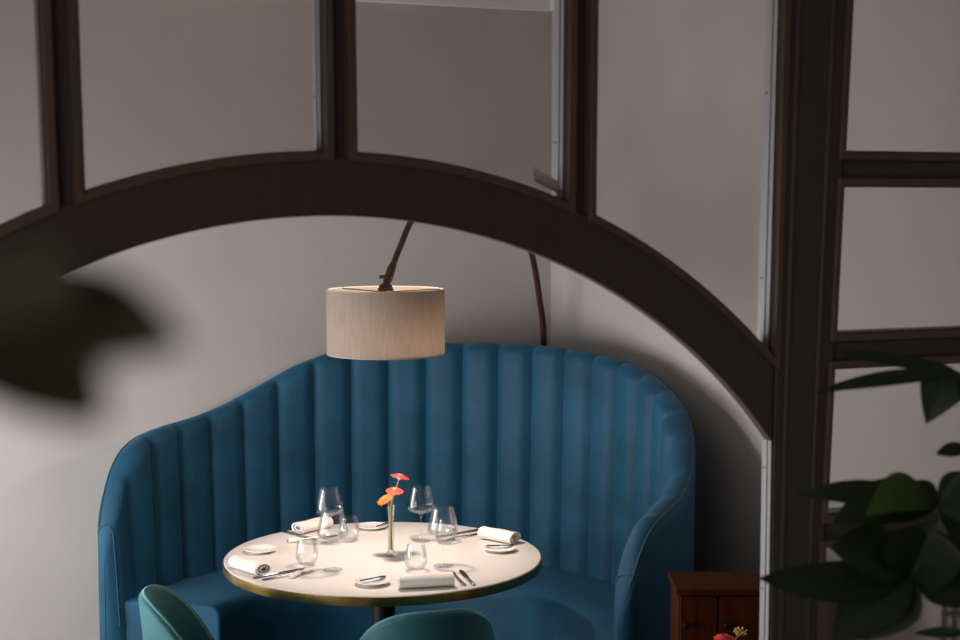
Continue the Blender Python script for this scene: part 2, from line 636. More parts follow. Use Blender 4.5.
def ztop(a):
    # average for a smooth sweep
    return sum(interp(ZTOP, a + d) for d in (-5, -2.5, 0, 2.5, 5)) / 5


def pol(a, r, z):
    return V((BC.x + r * math.cos(R(a)), BC.y + r * math.sin(R(a)), z))


ban = empty('banquette', BC, 'curved blue velvet banquette with channelled high back around the table', 'banquette')
ENDA = 11.0            # angular length of the rounded ends
angs = []
a = A0
while a < A1 - 0.01:
    angs.append(a)
    a += PITCHA / 12
angs.append(A1)
extra = [A0 + ENDA * (1 - math.cos(R(t))) for t in (4, 8, 13, 19, 25, 32, 40)] + [A1 - ENDA * (1 - math.cos(R(t))) for t in (4, 8, 13, 19, 25, 32, 40)]
angs = sorted(angs + extra)
SEATZ = 0.44


def section(a, inner=True):
    """cross-section of the back at an angle: up the inside, over the top, down the outside"""
    k = ((a - 92.3) / PITCHA) % 1.0
    bul = (1 - abs(2 * k - 1) ** 3.6)                     # 0 in a seam, 1 mid channel
    e = min(a - A0, A1 - a) / ENDA
    ef = math.sqrt(max(0.0, 1 - (1 - min(e, 1)) ** 2)) if e < 1 else 1.0
    wf_ = math.sqrt(max(0.0, 1 - (1 - min(e * 4.5, 1)) ** 2))
    zt = ztop(a)
    zt = zt - 0.30 * (1 - ef) if e < 1 else zt
    ri_b, ri_t, ro = 1.065, 1.09, 1.17
    mid = 1.125
    pts = []
    dep = (0.038 if a > -4 else 0.014) * bul * min(1, e)
    zr = zt - 0.045
    n = 12
    for i in range(n + 1):
        t = i / n
        z = 0.36 + (zr - 0.36) * t
        r = ri_b + (ri_t - ri_b) * t - dep
        pts.append((r, z))
    rin = pts[-1][0]
    for i in range(1, 9):
        th = math.pi * i / 9
        c = (rin + ro) / 2
        hw = (ro - rin) / 2
        hz = 0.045 - 0.010 * (1 - bul) * math.sin(th) * (1 if th < 1.9 else 0.3)
        pts.append((c - hw * math.cos(th), zr + hz * math.sin(th)))
    for z in (zr, 0.9, 0.5, 0.10):
        pts.append((ro, min(z, zr)))
    out = []
    for r, z in pts:
        r2 = mid + (r - mid) * max(wf_, 0.02)
        out.append(pol(a, r2, z))
    return out


secs = [section(a) for a in angs]
nin = 13 + 6
bk = MB()
bk.grid([s_[:nin + 1] for s_ in secs])
bk.build('backrest', M['velvet'], ban, BC, angle=65)
ou = MB()
ou.grid([s_[nin:] + [s_[0] + V((0, 0, -0.26)), s_[0]] for s_ in secs])
os_ = ou.build('outer_shell', M['velvet'], ban, BC)
pp = MB()
pp.tube([s_[nin] + V((0, 0, 0.001)) for s_ in secs[6:-6]], 0.004, 8)
pp.build('piping', M['piping'], os_, BC)
for sx_ in (secs[7], secs[-8]):
    q_ = sx_[:nin + 2]
    MB().tube([p for p in q_], 0.0035, 8).build('seam', M['piping'], ban, BC)
# seat cushion and plinth, swept round the same centre
def swept(prof, a0, a1, n, taper=0.0):
    mb = MB()
    rows = []
    for i in range(n + 1):
        a = a0 + (a1 - a0) * i / n
        rows.append([pol(a, r, z) for r, z in prof])
    m = len(prof)
    mb.grid(rows, closed_u=True)
    mb.f.append(tuple(range(m)))
    mb.f.append(tuple(n * m + j for j in reversed(range(m))))
    return mb


swept([(0.66, 0.10), (0.66, 0.40), (0.663, 0.43), (0.675, 0.45), (0.70, 0.46), (0.85, 0.466), (1.0, 0.462), (1.085, 0.455), (1.085, 0.10)],
      A0 + 4.5, A1 - 2.2, 80).build('seat', M['velvet'], ban, BC, bevel=0.012, seg=3)
swept([(0.70, 0.0), (0.70, 0.10), (1.14, 0.10), (1.14, 0.0)], A0 + 3, A1 - 3, 60).build('plinth', M['plinth'], ban, BC)

# ------------------------------------------------------------------ dining table
TC = V((-0.352, 5.385, 0))
TR, TZ = 0.578, 0.75
tb = empty('dining_table', TC, 'round pale dining table with brass edge, in front of blue banquette', 'table')
MB().lathe([(TR - 0.004, TZ - 0.008), (TR - 0.004, TZ - 0.002), (TR - 0.006, TZ)], 96, TC).build('table_top', M['top'], tb, TC)
MB().lathe([(TR - 0.02, TZ - 0.034), (TR - 0.001, TZ - 0.034), (TR, TZ - 0.032), (TR, TZ - 0.003), (TR - 0.004, TZ - 0.0025), (TR - 0.02, TZ - 0.009)], 96, TC).build('brass_edge', M['brass'], tb, TC)
MB().lathe([(0.042, 0.02), (0.042, 0.71)], 32, TC).build('pedestal', M['black'], tb, TC)
MB().lathe([(0.27, 0.0), (0.27, 0.012), (0.25, 0.02), (0.05, 0.03)], 48, TC).build('base_plate', M['black'], tb, TC)

# ------------------------------------------------------------------ tub chairs


def chair_mesh():
    root = empty('dining_chair', (0, 0, 0), '', '')
    # local: faces +y, back towards -y; shell swept through phi
    def shell(th0, th1, rows_n=34):
        rows = []
        for i in range(rows_n + 1):
            ph = -108 + 216 * i / rows_n
            a = R(ph)
            drop = 0.078 * (abs(ph) / 58) ** 2.8
            zt = 0.80 - drop
            zb = 0.40
            sec = []
            for t in (0, 0.25, 0.5, 0.75, 1.0):
                z = zb + (zt - 0.018 - zb) * t
                r = 0.205 + 0.035 * t
                sec.append((r, z))
            rr = sec[-1][0]
            ring = [(r - 0.034, z) for r, z in sec]
            top = [(rr - 0.017 - 0.017 * math.cos(q), zt - 0.018 + 0.018 * math.sin(q)) for q in (0.5, 1.1, 1.57, 2.05, 2.65)]
            ring += top + [(r, z) for r, z in reversed(sec)]
            rows.append([V((r * 1.02 * math.sin(a), -r * math.cos(a) + 0.0, z)) for r, z in ring])
        mb = MB()
        mb.grid(rows, closed_u=True)
        m = len(rows[0])
        mb.f.append(tuple(range(m)))
        mb.f.append(tuple((len(rows) - 1) * m + j for j in reversed(range(m))))
        return mb, rows
    mb, rows = shell(0, 0)
    back = mb.build('backrest', M['teal'], root)
    MB().tube([r_[7] + V((0, 0, -0.001)) for r_ in rows], 0.0045, 8).build('piping', M['teal_edge'], back)
    MB().lathe([(0.0, 0.36), (0.17, 0.36), (0.19, 0.375), (0.195, 0.41), (0.19, 0.445), (0.165, 0.46), (0.0, 0.465)], 40, (0, 0.01, 0), False, False).build('seat', M['teal'], root)
    for sx in (-1, 1):
        for sy in (-1, 1):
            MB().tube([(sx * 0.12, sy * 0.11, 0.365), (sx * 0.20, sy * 0.19, 0.0)], [0.013, 0.008], 12).build('leg', M['black'], root)
    return root


ch = chair_mesh()
GC = 'teal velvet chairs drawn up to the round table'
cp = V((-0.196, 4.66, 0))
ch.location = cp
ch.rotation_euler = (0, 0, math.atan2(0.66, -0.2) - math.pi / 2)
tag(ch, 'teal velvet tub chair seen from behind, centred in front of the round table', 'chair', GC)
c2 = copy_tree(ch)
c2.location = V((-0.848, 4.72, 0))
c2.rotation_euler = (0, 0, R(8) - math.pi / 2)
tag(c2, 'teal velvet tub chair beside the left end of the blue banquette seat', 'chair', GC)

# ------------------------------------------------------------------ arc floor lamp
LB = V((0.30, 6.95, 0))
LH = V((-0.340, 5.40, 0))


def lp(h, z):
    p = LB.lerp(LH, h)
    return V((p.x, p.y, z))


lamp = empty('arc_floor_lamp', LB, 'bronze arc floor lamp with linen drum shade over the round table', 'floor lamp')
MB().lathe([(0.11, 0.0), (0.13, 0.004), (0.13, 0.03), (0.12, 0.036), (0.02, 0.04)], 48, LB).build('base', M['rust'], lamp, LB)
path = crom([lp(0.0, 0.03), lp(0.0, 0.8), lp(0.005, 1.38), lp(0.04, 1.585), lp(0.10, 1.795), lp(0.2, 1.955), lp(0.35, 2.06), lp(0.55, 2.10), lp(0.75, 2.075), lp(0.86, 1.975), lp(0.93, 1.865), lp(0.985, 1.765)], 8)
rr = [0.016 - 0.005 * i / (len(path) - 1) for i in range(len(path))]
MB().tube(path, rr, 14).build('arm', M['rust'], lamp, LB)
kn = MB()
e0, e1 = lp(0.972, 1.79), lp(0.99, 1.752)
kn.tube([lp(0.962, 1.808), e0, e1, lp(0.999, 1.735)], [0.013, 0.016, 0.016, 0.012], 14)
kn.tube([e1 + V((-0.03, 0, 0.012)), e1 + V((0.02, 0, 0.012))], 0.007, 10)
kn.build('swivel_joint', M['rust'], lamp, LB)
ST, SB, SR = 1.722, 1.486, 0.213
MB().lathe([(0.004, 1.700), (0.024, 1.705), (0.030, 1.715), (0.022, 1.735), (0.010, 1.742)], 24, V((LH.x, LH.y, 0))).build('socket', M['rust'], lamp, LB)
sh = MB()
sh.lathe([(SR - 0.003, SB), (SR, SB), (SR, ST), (SR - 0.003, ST)], 96, V((LH.x, LH.y, 0)), False, False)
sh.grid([[V((LH.x + (SR - 0.003) * math.cos(2 * math.pi * k / 96), LH.y + (SR - 0.003) * math.sin(2 * math.pi * k / 96), z)) for k in range(96)] for z in (SB, ST)], closed_u=True)
shade = sh.build('lamp_shade', M['shade'], lamp, LB)
for z in (SB + 0.002, ST - 0.002):
    MB().tube([V((LH.x + (SR - 0.002) * math.cos(2 * math.pi * k / 64), LH.y + (SR - 0.002) * math.sin(2 * math.pi * k / 64), z)) for k in range(65)], 0.0028, 8).build('rim_wire', M['lining'], shade, LB)
sk = MB()
for k in range(3):
    a = 2 * math.pi * k / 3 + 0.4
    sk.tube([V((LH.x, LH.y, 1.71)), V((LH.x + SR * math.cos(a), LH.y + SR * math.sin(a), ST - 0.006))], 0.0022, 8)
sk.build('spider', M['rust'], shade, LB)
BUL = V((LH.x + 0.035, LH.y - 0.04, 1.575))
MB().lathe([(0.012, 0.125), (0.012, 0.07), (0.03, 0.035), (0.034, 0.0), (0.02, -0.028), (0.003, -0.034)], 24, BUL).build('bulb', M['bulb'], lamp, LB)

# ------------------------------------------------------------------ tableware


def wine_glass():
    root = empty('wine_glass', (0, 0, 0), '', '')
    t = 0.0012
    o = [(0.005, 0.100), (0.012, 0.104), (0.034, 0.114), (0.046, 0.122), (0.050, 0.130), (0.0485, 0.142), (0.0435, 0.168), (0.0375, 0.192), (0.0345, 0.207)]
    prof = o + [(r - t, z) for r, z in reversed(o[2:])] + [(0.012, 0.107), (0.001, 0.104)]
    prof = [(r * 1.1, z) for r, z in prof]
    MB().lathe(prof, 40, (0, 0, 0), False, False).build('bowl', M['glass'], root)
    MB().lathe([(0.006, 0.006), (0.0036, 0.014), (0.003, 0.03), (0.003, 0.085), (0.005, 0.1005)], 16, (0, 0, 0), False, False).build('stem', M['glass'], root)
    MB().lathe([(0.034, 0.0), (0.0355, 0.001), (0.034, 0.0022), (0.02, 0.0035), (0.006, 0.0062)], 40, (0, 0, 0)).build('foot', M['glass'], root)
    return root


def tumbler():
    o = [(0.0, 0.0), (0.022, 0.0), (0.030, 0.006), (0.038, 0.022), (0.0405, 0.036), (0.039, 0.055), (0.034, 0.078), (0.031, 0.092)]
    t = 0.0013
    prof = o + [(r - t, z) for r, z in reversed(o[3:])] + [(0.028, 0.013), (0.018, 0.009), (0.0, 0.008)]
    return MB().lathe(prof, 40, (0, 0, 0), False, False).build('water_tumbler', M['glass'])


def plate():
    o = [(0.0, 0.002), (0.034, 0.0), (0.036, 0.002), (0.052, 0.0075), (0.060, 0.011), (0.0605, 0.0125), (0.059, 0.0135), (0.050, 0.0105), (0.036, 0.006), (0.0, 0.005)]
    return MB().lathe(o, 56, (0, 0, 0), False, False).build('side_plate', M['china'])


TOPZ = TZ + 0.0006


def tpos(px, py):
    p = onz(px, py, TZ)
    return V((p.x, p.y, TOPZ))


GW, GT, GP = 'wine glasses on the round table', 'water tumblers on the round table', 'side plates on the round table'
wl = [((330, 543.5), 'stemmed wine glass at back left, just left behind the overlapping front one'),
      ((333, 570), 'stemmed wine glass at the left setting, in front of the rolled napkin at the back'),
      ((421, 541), 'stemmed wine glass right of the flower vase, furthest back'),
      ((443, 566), 'stemmed wine glass right of the vase, its foot nearest the front knife and fork')]
g0 = wine_glass()
for i, (q, lab) in enumerate(wl):
    o = g0 if i == 0 else copy_tree(g0)
    o.location = tpos(*q)
    o.rotation_euler = (0, 0, i * 0.7)
    tag(o, lab, 'wine glass', GW)
tl = [((307, 565), 'clear water tumbler at the left setting, beside the long knife'),
      ((349, 541), 'clear water tumbler half hidden behind the two left wine glasses'),
      ((416, 570), 'clear water tumbler behind the rolled napkin at the front edge'),
      ((446, 543), 'clear water tumbler seen through the bowl of the right wine glass')]
t0 = tumbler()
for i, (q, lab) in enumerate(tl):
    o = t0 if i == 0 else copy_tree(t0)
    o.location = tpos(*q)
    tag(o, lab, 'tumbler', GT)
pl = [((261, 552), 'small white side plate, empty, beside the left rolled napkin'),
      ((372, 528.5), 'small white side plate at the back edge, left behind the vase'),
      ((500, 551), 'small white side plate at the right edge with a dark butter knife'),
      ((373, 584), 'small white side plate at the front edge with a blue butter knife')]
p0 = plate()
for i, (q, lab) in enumerate(pl):
    o = p0 if i == 0 else copy_tree(p0)
    o.location = tpos(*q)
    tag(o, lab, 'plate', GP)


def bar(length, stations, zc, name, m, parent):
    """a flat piece of cutlery along +x: stations (t, half width, half thickness, lift)"""
    rows = []
    for t, hw, ht, lift in stations:
        rows.append([V((t * length, hw * math.cos(q), zc + lift + ht * math.sin(q))) for q in [2 * math.pi * k / 10 for k in range(10)]])
    mb = MB()
    mb.grid(rows, closed_u=True)
    mb.f.append(tuple(reversed(range(10))))
    mb.f.append(tuple((len(rows) - 1) * 10 + k for k in range(10)))
    return mb.build(name, m, parent)


def make_knife(L=0.215):
    r = empty('table_knife', (0, 0, 0), '', '')
    bar(L, [(0.0, 0.003, 0.002, 0.0), (0.02, 0.007, 0.0035, 0.0), (0.25, 0.0065, 0.0035, 0.0), (0.46, 0.0045, 0.003, 0.0)], 0.0036, 'handle', M['steel'], r)
    bar(L, [(0.46, 0.0045, 0.002, 0.0), (0.52, 0.009, 0.0012, 0.0), (0.8, 0.0095, 0.001, 0.0), (0.94, 0.007, 0.0008, 0.0), (1.0, 0.001, 0.0006, 0.0)], 0.0036, 'blade', M['steel'], r)
    return r


def make_fork(L=0.20):
    r = empty('table_fork', (0, 0, 0), '', '')
    bar(L, [(0.0, 0.003, 0.0018, 0.0), (0.03, 0.0085, 0.0022, 0.0), (0.25, 0.006, 0.0022, 0.002), (0.6, 0.0032, 0.002, 0.006), (0.70, 0.0045, 0.002, 0.005)], 0.0024, 'handle', M['steel'], r)
    mb = MB()
    rows = []
    for t, hw, lift in ((0.70, 0.0045, 0.005), (0.74, 0.011, 0.003), (0.80, 0.0125, 0.001)):
        rows.append([V((t * L, -hw, 0.001 + lift)), V((t * L, hw, 0.001 + lift)), V((t * L, hw, 0.0035 + lift)), V((t * L, -hw, 0.0035 + lift))])
    mb.grid(rows, closed_u=True)
    for k in range(4):
        y = -0.0105 + 0.007 * k
        mb.tube([(0.795 * L, y, 0.0035), (0.9 * L, y, 0.0025), (1.0 * L, y * 0.95, 0.006)], [0.0019, 0.0016, 0.0008], 8)
    mb.build('tines', M['steel'], r)
    return r


def lay(o, pa, pb, lift=0.0):
    a, b = tpos(*pa), tpos(*pb)
    d = b - a
    o.location = a + V((0, 0, lift))
    o.rotation_euler = (0, 0, math.atan2(d.y, d.x))
    return d.length


GK, GF = 'table knives at the four settings', 'table forks at the four settings'
kn0, fk0 = make_knife(), make_fork()
kl = [((253, 579), (308, 568.5), 'steel table knife beside the left rolled napkin, pointing at the tumbler'),
      ((283, 532), (314, 540), 'steel table knife at the back left setting, before the rolled napkin'),
      ((479, 530.5), (450, 535.5), 'steel table knife at the back right setting, beside the rolled napkin'),
      ((474, 586), (457, 567.5), 'steel table knife at the front edge, right of the parallel fork')]
fl = [((262, 580.5), (311, 573), 'steel table fork at the left setting, on the white rest nearest the edge'),
      ((287, 541.5), (320, 538.5), 'steel table fork at the back left setting, crossing beside the knife'),
      ((480, 534), (453, 540), 'steel table fork at the back right setting, in front of the knife'),
      ((464.5, 586), (446.5, 569), 'steel table fork at the front edge, right beside the rolled napkin')]
for i, (a_, b_, lab) in enumerate(kl):
    o = kn0 if i == 0 else copy_tree(kn0)
    lay(o, a_, b_, 0.0)
    tag(o, lab, 'knife', GK)
for i, (a_, b_, lab) in enumerate(fl):
    o = fk0 if i == 0 else copy_tree(fk0)
    lay(o, a_, b_, 0.0)
    tag(o, lab, 'fork', GF)


def butter():
    r = empty('butter_knife', (0, 0, 0), '', '')
    L = 0.105
    bar(L, [(0.0, 0.002, 0.002, 0.0), (0.04, 0.0045, 0.0026, 0.0), (0.5, 0.0036, 0.0024, 0.0)], 0.0, 'handle', M['dksteel'], r)
    bar(L, [(0.5, 0.0036, 0.0015, 0.0), (0.62, 0.0095, 0.0014, 0.0), (0.9, 0.0095, 0.001, 0.0), (1.0, 0.002, 0.0006, 0.0)], 0.0, 'blade', M['dksteel'], r)
    return r


b0 = butter()
for i, (pc, ang, lab) in enumerate([((373, 583), 38, 'dark blue butter knife lying on the front side plate'),
                                   ((500, 549.8), 8, 'dark butter knife lying on the right side plate'),
                                   ((384, 528), 60, 'dark butter knife on the back side plate, left behind the vase')]):
    o = b0 if i == 0 else copy_tree(b0)
    c = tpos(*pc)
    d = V((math.cos(R(ang)), math.sin(R(ang)), 0))
    o.location = c - d * 0.052 + V((0, 0, 0.0162))
    o.rotation_euler = (0, 0, R(ang))
    tag(o, lab, 'butter knife', 'butter knives on the side plates')

for i, (q, ang, lab) in enumerate([((296, 577), 70, 'small white ceramic cutlery rest at the left setting'),
                                   ((296, 542.5), 20, 'small white ceramic cutlery rest at the back left setting')]):
    mb = MB()
    mb.tube([(-0.028, 0, 0.009), (-0.024, 0, 0.009), (0.024, 0, 0.009), (0.028, 0, 0.009)], [0.005, 0.009, 0.009, 0.005], 14)
    o = mb.build('cutlery_rest', M['china'])
    o.location = tpos(*q)
    o.rotation_euler = (0, 0, R(ang))
    tag(o, lab, 'cutlery rest', 'white cutlery rests on the round table')


def napkin(seed, L):
    """a cloth rolled two and a half turns: a thick spiral swept along +x"""
    rnd = random.Random(seed)
    th, turns, n = 0.0042, 2.6, 64
    inn, outn = [], []
    for i in range(n + 1):
        t = i / n
        a = turns * 2 * math.pi * t + 1.2
        r = 0.007 + 0.0165 * t
        fl_ = 1.35
        inn.append((r * math.cos(a) * fl_, 0.88 * r * math.sin(a)))
        outn.append(((r + th) * math.cos(a) * fl_, 0.88 * (r + th) * math.sin(a)))
    ring = inn + outn[::-1]
    zmin = min(q[1] for q in ring)
    rows = []
    N = 14
    for i in range(N + 1):
        t = i / N
        wob = 1 + 0.03 * math.sin(5 * t + seed)
        rows.append([V((L * (t - 0.5) + 0.004 * math.sin(3 * k / len(ring) * 6.28 + seed) * (2 * t - 1), y * wob, (z - zmin) * (1 + 0.02 * math.sin(9 * t + seed)) if z > zmin + 0.004 else z - zmin)) for k, (y, z) in enumerate(ring)])
    mb = MB()
    mb.grid(rows, closed_u=True)
    m = len(ring)
    for row, rev in ((0, False), (N, True)):
        for k in range(n):
            a, b, c, d = k, k + 1, m - 2 - k, m - 1 - k
            f = tuple(row * m + q for q in (a, b, c, d))
            mb.f.append(f)
    return mb.build('rolled_napkin', M['cloth'], angle=50)


for i, (pa, pb, L, lab) in enumerate([((238, 568), (262, 575.5), 0.165, 'rolled cream napkin at the left edge of the round table'),
                                     ((299, 534), (326, 527.5), 0.16, 'rolled cream napkin at the back left, behind the wine glasses'),
                                     ((485, 538.5), (514, 544), 0.155, 'rolled cream napkin at the right, behind the side plate'),
                                     ((399, 588.5), (452, 585.5), 0.178, 'rolled cream napkin at the front edge, between plate and fork')]):
    o = napkin(i + 1, L)
    a, b = tpos(*pa), tpos(*pb)
    o.location = (a + b) / 2
    o.rotation_euler = (0, 0, math.atan2(b.y - a.y, b.x - a.x))
    tag(o, lab, 'napkin', 'rolled napkins on the round table')

# bud vase and its three gerberas
VP = tpos(391, 556)
vo = [(0.0, 0.0), (0.018, 0.0), (0.0195, 0.003), (0.018, 0.010), (0.0125, 0.018), (0.0105, 0.03), (0.0105, 0.12), (0.012, 0.155), (0.0165, 0.185)]
vp = vo + [(r - 0.0018, z) for r, z in reversed(vo[5:])] + [(0.006, 0.022), (0.0, 0.020)]
vs = MB().lathe(vp, 32, (0, 0, 0), False, False).build('bud_vase', M['vglass'])
vs.location = VP
tag(vs, 'slender clear glass bud vase holding three flowers at table centre', 'vase')


def gerbera(name, label, head, nrm, dia, m, base, mid, calyx=False, eye=True):
    """a daisy-like flower: stem from base through mid to the head, petals in two rows facing nrm"""
    root = empty(name, base, label, 'flower', None)
    head, nrm = V(head), V(nrm).normalized()
    tx = nrm.cross(V((0, 1, 0.3))).normalized()
    ty = nrm.cross(tx)
    pts = crom([base, mid, mid.lerp(head, 0.6) + V((0, 0, 0.006)), head - nrm * 0.004], 6)
    MB().tube(pts, 0.0022, 8).build('stem', M['stem'], root, base)
    pm = MB()
    rnd = random.Random(int(dia * 1e5))
    for row, (cnt, ln, lift) in enumerate(((22, dia / 2, 0.0), (18, dia * 0.36, 0.004), (12, dia * 0.24, 0.007))):
        for k in range(cnt):
            a = 2 * math.pi * (k + 0.5 * row) / cnt + rnd.uniform(-0.06, 0.06)
            d = tx * math.cos(a) + ty * math.sin(a)
            s_ = nrm.cross(d)
            L = ln * rnd.uniform(0.9, 1.08)
            rows = []
            for t, hw, up in ((0.1, 0.0016, 0.0), (0.4, 0.0042, 0.005), (0.75, 0.0046, 0.005), (0.95, 0.0028, 0.002), (1.0, 0.0008, 0.0)):
                c = head + d * (L * t) + nrm * (lift + up * 0.8 + rnd.uniform(-0.0006, 0.0006))
                rows.append([c - s_ * hw, c + nrm * 0.0009, c + s_ * hw, c - nrm * 0.0009])
            pm.grid(rows, closed_u=True)
    pm.build('petals', m, root, base)
    if eye:
        em = MB()
        q = nrm.to_track_quat('Z', 'Y').to_matrix().to_4x4()
        em.lathe([(0.009, 0.006), (0.009, 0.010), (0.006, 0.0125), (0.001, 0.013)], 16).xf(Matrix.Translation(head) @ q)
        em.build('flower_eye', M['eye'], root, base)
    cm = MB()
    q = nrm.to_track_quat('Z', 'Y').to_matrix().to_4x4()
    cm.lathe([(0.003, -0.009), (0.007, -0.005), (0.010, 0.0), (0.010, 0.002)], 14).xf(Matrix.Translation(head) @ q)
    cm.build('calyx', M['calyx'] if calyx else M['stem'], root, base)
    return root


vy = VP.y
gerbera('gerbera', 'red gerbera, highest of the three flowers in the bud vase', at(399.5, 477.5, vy + 0.022), (0.22, 0.05, 0.95), 0.070, M['red'], VP + V((0.003, 0, 0.024)), VP + V((0.004, 0, 0.18)), True)
gerbera('gerbera', 'coral gerbera between the red and orange ones in the bud vase', at(394.5, 491.5, vy - 0.034), (0.05, -0.25, 0.95), 0.066, M['coral'], VP + V((-0.001, -0.003, 0.024)), VP + V((0.0, -0.004, 0.18)))
gerbera('gerbera', 'orange gerbera, lowest of the three, leaning left from the bud vase', at(385, 500, vy + 0.008), (-0.42, -0.35, 0.85), 0.062, M['orange'], VP + V((-0.003, 0.002, 0.024)), VP + V((-0.006, 0.0, 0.178)))

# ------------------------------------------------------------------ wooden cabinet at the right
CX0, CX1, CY0, CY1, CZ = 0.614, 1.14, 4.58, 4.80, 0.835
cb = empty('cabinet', ((CX0 + CX1) / 2, (CY0 + CY1) / 2, 0), 'low red-brown wooden cabinet between the blue banquette and the dark post', 'cabinet')
co = cb.location.copy()
MB().box((CX0 + 0.006, CY0 + 0.022, 0.0), (CX1 - 0.006, CY1, CZ - 0.02)).build('body', M['redwood'], cb, co, smooth=False, bevel=0.002)
MB().box((CX0 - 0.004, CY0 - 0.006, CZ - 0.02), (CX1 + 0.004, CY1, CZ)).build('cabinet_top', M['redwood'], cb, co, smooth=False, bevel=0.004)
xm = 0.742
for (xa, xb, kx) in ((CX0 + 0.01, xm - 0.003, 0.640), (xm + 0.003, CX1 - 0.01, 0.765)):
    d = MB().box((xa, CY0 + 0.002, 0.05), (xb, CY0 + 0.022, CZ - 0.026)).build('door', M['redwood'], cb, co, smooth=False, bevel=0.003)
    kp = MB().lathe([(0.004, 0.0), (0.005, 0.008), (0.011, 0.014), (0.011, 0.02), (0.004, 0.024)], 16)
    kp.xf(Matrix.Translation((kx, CY0 + 0.002, 0.722)) @ Matrix.Rotation(R(90), 4, 'X'))
    kp.build('knob', M['black'], d, co)

# nearer flowers whose heads just enter the picture at the bottom, in a small vase on a stand
NS = V((1.010 - 0.33, 4.16, 0))
stn = empty('plant_stand', NS, 'small round black stand below the red flower, in front of the wooden cabinet', 'stand')
MB().lathe([(0.13, 0.68), (0.14, 0.684), (0.14, 0.70), (0.135, 0.704)], 40, NS).build('stand_top', M['black'], stn, NS)
MB().lathe([(0.02, 0.012), (0.015, 0.1), (0.015, 0.68)], 20, NS).build('column', M['black'], stn, NS)
MB().lathe([(0.12, 0.0), (0.12, 0.008), (0.02, 0.016)], 40, NS).build('base', M['black'], stn, NS)
nv = MB().lathe([(0.0, 0.0), (0.022, 0.0), (0.026, 0.006), (0.026, 0.03), (0.014, 0.05), (0.016, 0.062), (0.0145, 0.062), (0.0125, 0.05), (0.024, 0.03), (0.02, 0.005), (0.0, 0.004)], 24, (0, 0, 0), False, False).build('bud_vase', M['vglass'])
nv.location = NS + V((0, 0, 0.7046))
tag(nv, 'small bud vase under the red flower, in front of the wooden cabinet', 'vase')
nb = NS + V((0, 0, 0.7135))
gerbera('gerbera', 'red flower at the bottom edge in front of the wooden cabinet', at(724, 639, 4.15), (0.0, -0.2, 1), 0.058, M['red'], nb + V((-0.004, 0, 0)), nb + V((-0.002, 0, 0.045)), eye=False)
so2 = empty('straw_flower', nb + V((0.004, 0, 0)), 'small golden dried flower beside the red flower at the bottom edge', 'flower')
hd = at(740, 634.5, 4.17)
MB().tube(crom([nb + V((0.004, 0, 0)), nb + V((0.004, 0, 0.045)), hd], 5), 0.0015, 8).build('stem', M['stem'], so2, so2.location)
sm = MB()
rnd = random.Random(3)
for k in range(40):
    a, e = rnd.uniform(0, 6.28), rnd.uniform(-0.2, 1.4)
    d = V((math.cos(a) * math.cos(e), math.sin(a) * math.cos(e), math.sin(e)))
    sm.tube([hd, hd + d * rnd.uniform(0.012, 0.024)], [0.0012, 0.0024], 5)
sm.build('flower_head', M['straw'], so2, so2.location)

# ------------------------------------------------------------------ leaves


def leaf(mb, base, tip, width, face, droop=0.0, fold=0.18, n=9, th=0.0006, peak=0.45):
    """a pointed leaf with a keel: solid, th thick"""
    base, tip, face = V(base), V(tip), V(face).normalized()
    ax = tip - base
    sd = ax.cross(face).normalized()
    nr = sd.cross(ax).normalized()
    rows = []
    for i in range(n + 1):
        t = i / n
        x = t / peak if t < peak else (1 - t) / (1 - peak)
        hw = width / 2 * (math.sin(x * math.pi / 2) ** 0.85) + 0.0004
        c = base.lerp(tip, t) - V((0, 0, droop * 4 * (t - 0.5) ** 2 - droop)) 
        e = nr * (hw * fold)
        rows.append([c - sd * hw + e, c - sd * hw * 0.5 + e * 0.35, c, c + sd * hw * 0.5 + e * 0.35, c + sd * hw + e,
                     c + sd * hw + e - nr * th, c - nr * th, c - sd * hw + e - nr * th])
    k = len(mb.v)
    mb.grid(rows, closed_u=True)
    mb.f.append(tuple(k + j for j in range(8)))
    mb.f.append(tuple(k + n * 8 + j for j in reversed(range(8))))


# the plant at the right, in front of the screen
PB = V((0.93, 2.50, 0))
pr = empty('potted_plant', PB, 'leafy dark green potted plant at the right, in front of the partition post', 'plant')
MB().lathe([(0.12, 0.0), (0.125, 0.004), (0.16, 0.30), (0.165, 0.305), (0.165, 0.325), (0.15, 0.325), (0.145, 0.28), (0.1, 0.27)], 40, PB).build('pot', M['pot'], pr, PB)
MB().lathe([(0.12, 0.262), (0.146, 0.290), (0.10, 0.298), (0.01, 0.302)], 32, PB).build('soil', M['soil'], pr, PB)
tr_ = MB()
trunk = crom([PB + V((0, 0, 0.28)), PB + V((0.015, 0, 0.7)), PB + V((0.0, 0, 1.1)), PB + V((-0.02, 0.0, 1.45)), PB + V((0.0, -0.02, 1.76)), PB + V((0.02, -0.02, 1.80))], 6)
tr_.tube(trunk, [0.014 - 0.009 * i / (len(trunk) - 1) for i in range(len(trunk))], 10)
LY = 2.42
nodes = {'a': at(962, 374, LY + 0.05), 'b': at(912, 574, LY - 0.03), 'c': at(938, 507, LY), 'd': at(968, 446, LY + 0.06), 'e': at(968, 632, LY + 0.03), 'f': at(975, 560, LY + 0.05)}
zt_ = {'a': 1.74, 'b': 1.30, 'c': 1.40, 'd': 1.60, 'e': 1.18, 'f': 1.36}
for k, q in nodes.items():
    b = min(trunk, key=lambda p: abs(p.z - zt_[k]))
    tr_.tube(crom([b, b.lerp(q, 0.5) + V((0, 0, 0.03)), q], 6), 0.0028, 8)
tr_.build('trunk', M['bark'], pr, PB)
lf = MB()
lb = MB()
PXM = 1500 / LY
